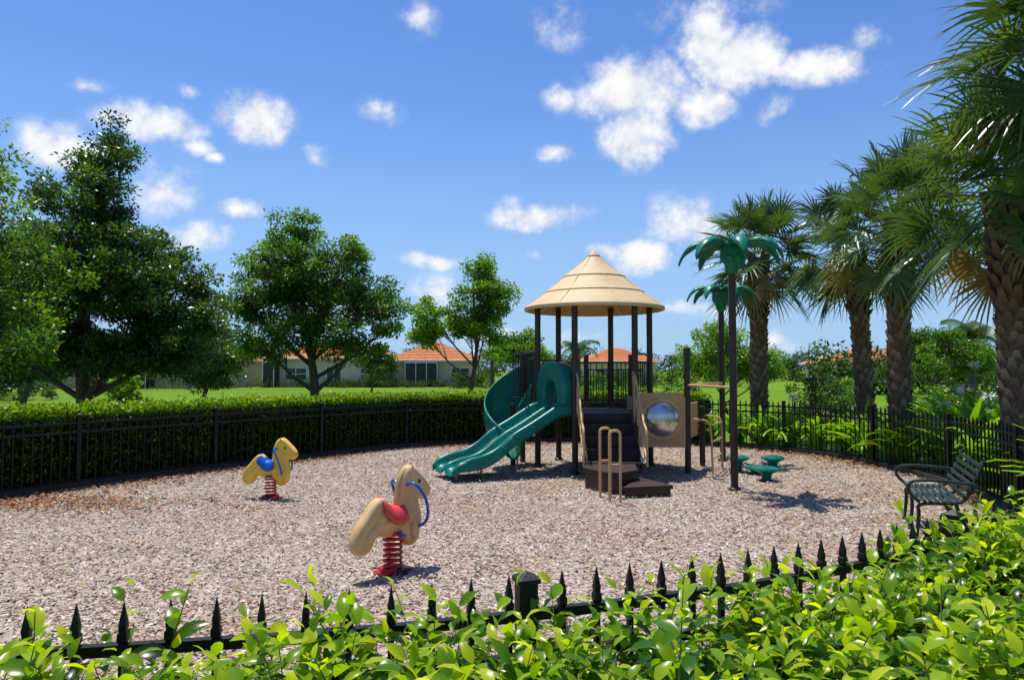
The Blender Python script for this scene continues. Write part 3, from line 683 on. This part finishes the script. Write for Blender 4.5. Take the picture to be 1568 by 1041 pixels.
    bars((.22,14.35),(pp[3][0],pp[3][1]),1.35,2.2,7); bars(pp[2],(.22,14.35),1.2,2.1,6); bars(pp[2],pp[1],1.2,2.05,9); bars(pp[0],pp[1],1.2,2.05,9); bars(pp[5],pp[0],1.5,2.05,7); bars((1.65,15.45),(2.6,15.2),1.0,1.9,9); bars((.0,13.95),(.3,13.2),1.35,2.2,6)
    b.obj('barrier_bars',M['black'],g)
    b=MB(); b.tube([(pp[5][0],pp[5][1],2.2),(pp[0][0],pp[0][1],2.2)],.02,8); b.tube([(pp[3][0],pp[3][1],2.25),(.22,14.35,2.25)],.02,8); b.obj('top_rails',M['post'],g,True)
play()
def leafpost(x,y,h,L,nl,seed):
    g=empty('palm_tree_play_post',(x,y,0)); b=MB(); b.cyl((0,0,0),(0,0,h-.1),.058,n=18); b.lathe([(.1,.01),(.1,.04),(.06,.06)],(0,0,0),18); b.obj('post',M['post'],g,True)
    b=MB(); b.lathe([(.06,h-.38),(.10,h-.34),(.12,h-.2),(.18,h-.05),(.17,h+.04),(.09,h+.1),(0,h+.12)],(0,0,0),20)
    for j in range(6): 
        a=j*pi/3; b.ell((.12*math.cos(a),.12*math.sin(a),h-.12),(.07,.07,.09),10,8)
    b.obj('crown_hub',M['green2'],g,True)
    V=[];F=[]; K_=14
    for i in range(nl):
        az=2*pi*i/nl+seed; ca,sa=math.cos(az),math.sin(az)
        o=len(V)
        for k in range(K_+1):
            t=k/K_; r=.08+L*(1-(1-t)**1.25)*.98; z=h+.02+.50*L*t-.82*L*t**2.8; ww=L*.17*(math.sin(pi*min(1,.1+.9*t))**.7)*(1+.18*math.sin(t*20))
            if k==K_: ww=.005
            for sg,dzz in((-1,-.35),(-.5,0),(0,.18),(.5,0),(1,-.35)):
                V.append((ca*r-sa*ww*sg,sa*r+ca*ww*sg,z+dzz*ww))
        for k in range(K_):
            for j in range(4): F.append((o+k*5+j,o+k*5+j+1,o+k*5+6+j,o+k*5+5+j))
    b=MB(); b.add(V,F); ob=b.obj('plastic_fronds',M['green2'],g,True); md=ob.modifiers.new('so','SOLIDIFY'); md.thickness=.03
leafpost(3.5,11.0,3.80,.74,7,.15); leafpost(4.38,14.5,3.5,.62,7,.4)
for x,y,h in((4.35,11.95,.24),(4.93,13.2,.27),(4.2,13.0,.3),(4.45,12.7,.16)):
    g=empty('stepping_stool',(x,y,0)); b=MB(); b.lathe([(0,h+.0),(.15,h),(.2,h-.015),(.215,h-.04),(.2,h-.06),(.12,h-.09),(.09,h-.12),(.07,0.0)],(0,0,0),28); b.obj('stool_pod',M['green'],g,True)
    b=MB(); b.lathe([(.1,.0),(.1,.03),(.05,.04)],(0,0,0),20); b.obj('foot',M['post'],g,True)
# ------------------------------------------------------------------ spring riders
def rider(x,y,rz,sc,body,seat,name):
    g=empty(name,(x,y,0),rz,sc)
    sil=[(-.47,.36),(-.43,.48),(-.34,.57),(-.25,.68),(-.18,.73),(-.13,.67),(-.07,.60),(.02,.59),(.08,.65),(.11,.76),(.12,.87),(.15,.955),(.185,1.0),(.22,1.0),(.26,.965),(.32,.91),(.38,.85),(.425,.795),(.42,.75),(.37,.735),(.30,.765),(.255,.745),(.25,.66),(.285,.57),(.30,.48),(.275,.38),(.25,.30),(.18,.29),(.15,.36),(.10,.41),(.02,.43),(-.08,.42),(-.16,.44),(-.23,.47),(-.30,.42),(-.36,.31),(-.44,.30)]
    mt=vmat((0,0,0),(1,0))
    plate('horse_body',[chaikin(sil,2)],.15,.055,body,mt,g)
    b=MB(); b.ell((-.02,0,.51),(.27,.115,.085)); b.ell((-.19,0,.58),(.10,.10,.11)); b.ell((.20,0,.56),(.085,.10,.15)); b.ell((.235,0,.875),(.10,.07,.07),ry=-.5); b.ell((.365,0,.805),(.065,.06,.05),ry=-.6)
    for s in(-1,1): b.ell((.22,s*.085,.42),(.05,.035,.13)); b.ell((-.29,s*.07,.46),(.16,.03,.06),ry=.75)
    b.obj('horse_barrel',body,g,True)
    mane=[(.06,.66),(.08,.8),(.10,.92),(.15,1.0),(.19,1.03),(.19,.95),(.15,.82),(.12,.7)]
    plate('mane',[chaikin([(a-.02,c) for a,c in mane],2)],.08,.025,M['beige'],mt,g)
    b=MB()
    for s in(-1,1): b.tube([(.19,s*.045,.95),(.195,s*.065,1.01),(.20,s*.07,1.06)],[.032,.027,.004],8)
    b.obj('ears',body,g,True)
    b=MB()
    for s in(-1,1): b.ell((.285,s*.078,.89),(.018,.012,.02),10,8); b.ell((.415,s*.05,.80),(.01,.01,.01),8,6)
    b.obj('eyes',M['dark'],g,True)
    V=[];F=[];nx,ny=14,12
    for i in range(nx+1):
        u=-.20+.29*i/nx; zz=.625+.8*max(0,-u-.06)+.4*max(0,u-.03)
        for j in range(ny+1):
            v=(j/ny-.5)*2; yy=.12*math.sin(v*1.35); V.append((u,yy,zz+.02-.13*abs(v)**2.2*(1.2-abs(u))))
    F=[(i*(ny+1)+j,i*(ny+1)+j+1,(i+1)*(ny+1)+j+1,(i+1)*(ny+1)+j) for i in range(nx) for j in range(ny)]
    b=MB(); b.add(V,F); o=b.obj('saddle',seat,g,True); md=o.modifiers.new('so','SOLIDIFY'); md.thickness=.035
    b=MB(); b.ell((-.04,0,.63),(.13,.10,.035)); b.obj('seat_pad',seat,g,True)
    b=MB()
    for s in(-1,1): b.tube(chaikin([(.13,s*.03,.84),(.12,s*.12,.90),(.14,s*.2,.88),(.22,s*.24,.76),(.28,s*.23,.58),(.28,s*.17,.46),(.22,s*.06,.43)],3,False),.016,8)
    b.cyl((-.0,-.19,.40),(-.0,.19,.40),.016,n=8)
    b.obj('handles',M['blue'],g,True)
    b=MB(); k=150; b.tube([(.088*math.cos(i/k*2*pi*6.5),.088*math.sin(i/k*2*pi*6.5),.05+.34*i/k) for i in range(k+1)],.0145,8); b.obj('coil_spring',M['red'],g,True)
    b=MB(); b.lathe([(.0,.065),(.13,.065),(.14,.05),(.14,.0)],(0,0,0),20); b.lathe([(0,.42),(.1,.42),(.1,.38),(0,.38)],(0,0,0),20)
    b.box((0,0,.02),(.36,.2,.035)); b.obj('base_plate',M['red'],g,bevel=.005)
    b=MB(); b.box((0,-.13,.035),(.1,.1,.06)); b.obj('base_clamp',M['dark'],g,bevel=.01)
rider(-3.55,10.3,math.radians(-8),.85,M['yellow'],M['blue'],'spring_horse_rider')
rider(-1.12,6.6,math.radians(50),.93,M['tan'],M['pinkseat'],'spring_horse_rider')
# ------------------------------------------------------------------ bench
def bench():
    g=empty('metal_slat_bench',(4.95,8.25,0),math.radians(66)); b=MB(); Lh=.66
    for i in range(7): b.box((0,.22-.065*i,.45+.004*abs(i-3)),(2*Lh,.045,.018))
    for i in range(6):
        z=.53+.065*i; b.beam((-Lh,-.22-.035*i,z),(Lh,-.22-.035*i,z),.018,.045)
    b.obj('slats',M['bench'],g,bevel=.004); b=MB()
    for x in(-Lh+.05,0,Lh-.05):
        b.tube(chaikin([(x,.24,0),(x,.2,.3),(x,.22,.43),(x,-.18,.43),(x,-.28,.55),(x,-.42,.92)],2,False),.02,8)
        b.tube(chaikin([(x,-.15,.43),(x,-.2,.25),(x,-.32,0)],2,False),.02,8)
    for x in(-Lh-.0,Lh+.0):
        b.tube(chaikin([(x,.2,.44),(x,.32,.55),(x,.3,.66),(x,.15,.69),(x,-.15,.68),(x,-.33,.66)],2,False),.018,8)
    b.obj('frame',M['bench'],g,True)
bench()
# ------------------------------------------------------------------ world, sun, camera
sun_dir=Vector((-.17,.235,.957)).normalized()
el=math.asin(sun_dir.z); azs=math.atan2(sun_dir.x,sun_dir.y)
w=bpy.data.worlds.new('World'); S.world=w; w.use_nodes=True; nt=w.node_tree; n=nt.nodes; l=nt.links
try: w.cycles.sampling_method='NONE'
except Exception: pass
bg=n['Background']; bg.inputs['Strength'].default_value=.105
sky=n.new('ShaderNodeTexSky'); sky.sky_type='NISHITA'; sky.sun_disc=False; sky.sun_elevation=el; sky.sun_rotation=azs
sky.air_density=1.0; sky.dust_density=.4; sky.ozone_density=2.0
def MT(op,a=None,b=None,c=None,clamp=False):
    x=n.new('ShaderNodeMath'); x.operation=op; x.use_clamp=clamp
    for i,q in enumerate((a,b,c)):
        if q is None: continue
        if isinstance(q,(int,float)): x.inputs[i].default_value=q
        else: l.new(q,x.inputs[i])
    return x.outputs[0]
tc=n.new('ShaderNodeTexCoord'); D=tc.outputs['Generated']
sx=n.new('ShaderNodeSeparateXYZ'); l.new(D,sx.inputs[0])
az=MT('ARCTAN2',sx.outputs[0],sx.outputs[1]); elv=MT('ARCSINE',sx.outputs[2])
cb=n.new('ShaderNodeCombineXYZ'); l.new(az,cb.inputs[0]); l.new(elv,cb.inputs[1])
def noise_n(scale,detail,rough,vec,dist=0):
    z=n.new('ShaderNodeTexNoise'); z.inputs['Scale'].default_value=scale; z.inputs['Detail'].default_value=detail; z.inputs['Roughness'].default_value=rough; z.inputs['Distortion'].default_value=dist; l.new(vec,z.inputs['Vector']); return z
wz=noise_n(9,2,.6,D); wv=n.new('ShaderNodeVectorMath'); wv.operation='MULTIPLY_ADD'; l.new(wz.outputs['Color'],wv.inputs[0]); wv.inputs[1].default_value=(.06,.04,0); 
cc=n.new('ShaderNodeVectorMath'); cc.operation='SUBTRACT'; l.new(cb.outputs[0],cc.inputs[0]); cc.inputs[1].default_value=(.03,.02,0); l.new(cc.outputs[0],wv.inputs[2])
# clouds: (east/north tangent, up/north tangent, half-width, half-height, density)
CL=[(-.653,.325,.06,.032,1),(-.53,.36,.075,.026,1),(-.468,.325,.028,.014,.8),(-.377,.372,.05,.036,1),(-.632,.417,.03,.010,.55),(-.47,.405,.03,.012,.5),(-.50,.26,.05,.036,.55),
(-.455,.195,.05,.022,.7),(-.394,.23,.036,.016,.8),(-.288,.31,.025,.014,.5),(-.437,.307,.018,.009,.6),(-.135,.515,.03,.02,.45),(-.19,.375,.03,.02,.42),(.062,.51,.04,.04,.45),(.062,.395,.03,.024,.6),
(.170,.41,.072,.048,1.15),(.18,.345,.045,.045,1.15),(.29,.48,.05,.045,1),(.335,.455,.075,.045,1.1),(.28,.39,.042,.032,.95),(.45,.435,.075,.028,.85),(.385,.385,.03,.022,.6),(.067,.317,.032,.011,.55),
(.036,.225,.068,.022,1),(.25,.215,.06,.036,.7),(.19,.165,.034,.022,1),(.15,.177,.03,.012,.6),(-.11,.154,.04,.011,.55),(-.107,.113,.04,.024,.65),(.26,.09,.06,.012,.45),(.39,.04,.05,.012,.5),(.04,.16,.02,.008,.4),(.30,.53,.09,.03,.45),(.53,.49,.04,.02,.4),(-.03,.05,.06,.012,.45),(.1,.045,.05,.01,.4),(-.25,.12,.05,.012,.5)]
acc=0.0
for u,v,ru,rv,dn in CL:
    a=math.atan(u); e=math.atan(v*math.cos(a)); ra=ru*math.cos(a)**2*1.25; re=rv*math.cos(a)*math.cos(e)**2*1.3
    s1=n.new('ShaderNodeVectorMath'); s1.operation='MULTIPLY_ADD'; l.new(wv.outputs[0],s1.inputs[0]); s1.inputs[1].default_value=(1/ra,1/re,0); s1.inputs[2].default_value=(-a/ra,-e/re,0)
    ln=n.new('ShaderNodeVectorMath'); ln.operation='LENGTH'; l.new(s1.outputs[0],ln.inputs[0])
    q=MT('MULTIPLY_ADD',ln.outputs['Value'],-dn,1.15*dn)
    acc=MT('MAXIMUM',q,acc)
nz=noise_n(22,6,.62,D)
f=MT('MULTIPLY_ADD',MT('SUBTRACT',nz.outputs['Fac'],.5),2.0,acc)
gate=MT('MULTIPLY',acc,3.0,clamp=True)
mr=n.new('ShaderNodeMapRange'); mr.interpolation_type='SMOOTHSTEP'; mr.inputs[1].default_value=.0; mr.inputs[2].default_value=.95; l.new(f,mr.inputs[0])
mask=MT('MULTIPLY',mr.outputs[0],gate)
cr=n.new('ShaderNodeMapRange'); cr.inputs[1].default_value=.35; cr.inputs[2].default_value=.6; l.new(nz.outputs['Fac'],cr.inputs[0])
cm=n.new('ShaderNodeMix'); cm.data_type='RGBA'; l.new(cr.outputs[0],cm.inputs[0]); cm.inputs[6].default_value=(7.4,7.8,8.4,1); cm.inputs[7].default_value=(9.5,9.5,9.5,1)
tint=n.new('ShaderNodeMix'); tint.data_type='RGBA'; tint.blend_type='MULTIPLY'; tint.inputs[0].default_value=1; l.new(sky.outputs[0],tint.inputs[6]); tint.inputs[7].default_value=(.74,1.03,1.48,1)
hz=n.new('ShaderNodeMapRange'); hz.interpolation_type='SMOOTHSTEP'; hz.inputs[1].default_value=-.1; hz.inputs[2].default_value=.46; hz.inputs[3].default_value=.9; hz.inputs[4].default_value=0; l.new(sx.outputs[2],hz.inputs[0])
hm=n.new('ShaderNodeMix'); hm.data_type='RGBA'; l.new(hz.outputs[0],hm.inputs[0]); l.new(tint.outputs[2],hm.inputs[6]); hm.inputs[7].default_value=(3.7,5.7,8.2,1)
mx=n.new('ShaderNodeMix'); mx.data_type='RGBA'; l.new(mask,mx.inputs[0]); l.new(hm.outputs[2],mx.inputs[6]); l.new(cm.outputs[2],mx.inputs[7])
l.new(mx.outputs[2],bg.inputs['Color'])
sd=bpy.data.lights.new('sun','SUN'); sd.energy=5.0; sd.angle=math.radians(.5); sd.color=(1,.95,.85)
so=bpy.data.objects.new('sun',sd); so.rotation_euler=(-sun_dir).to_track_quat('-Z','Y').to_euler(); so.location=(0,0,30); COL.objects.link(so)
cd=bpy.data.cameras.new('camera'); cd.lens=24.4; cd.sensor_width=36; cd.clip_start=.05; cd.clip_end=5000
co=bpy.data.objects.new('camera',cd); co.location=(0,0,1.9); co.rotation_euler=(math.radians(92.45),0,0); COL.objects.link(co); S.camera=co
S.view_settings.view_transform='Standard'; S.view_settings.look='None'; S.view_settings.exposure=0; S.view_settings.gamma=1
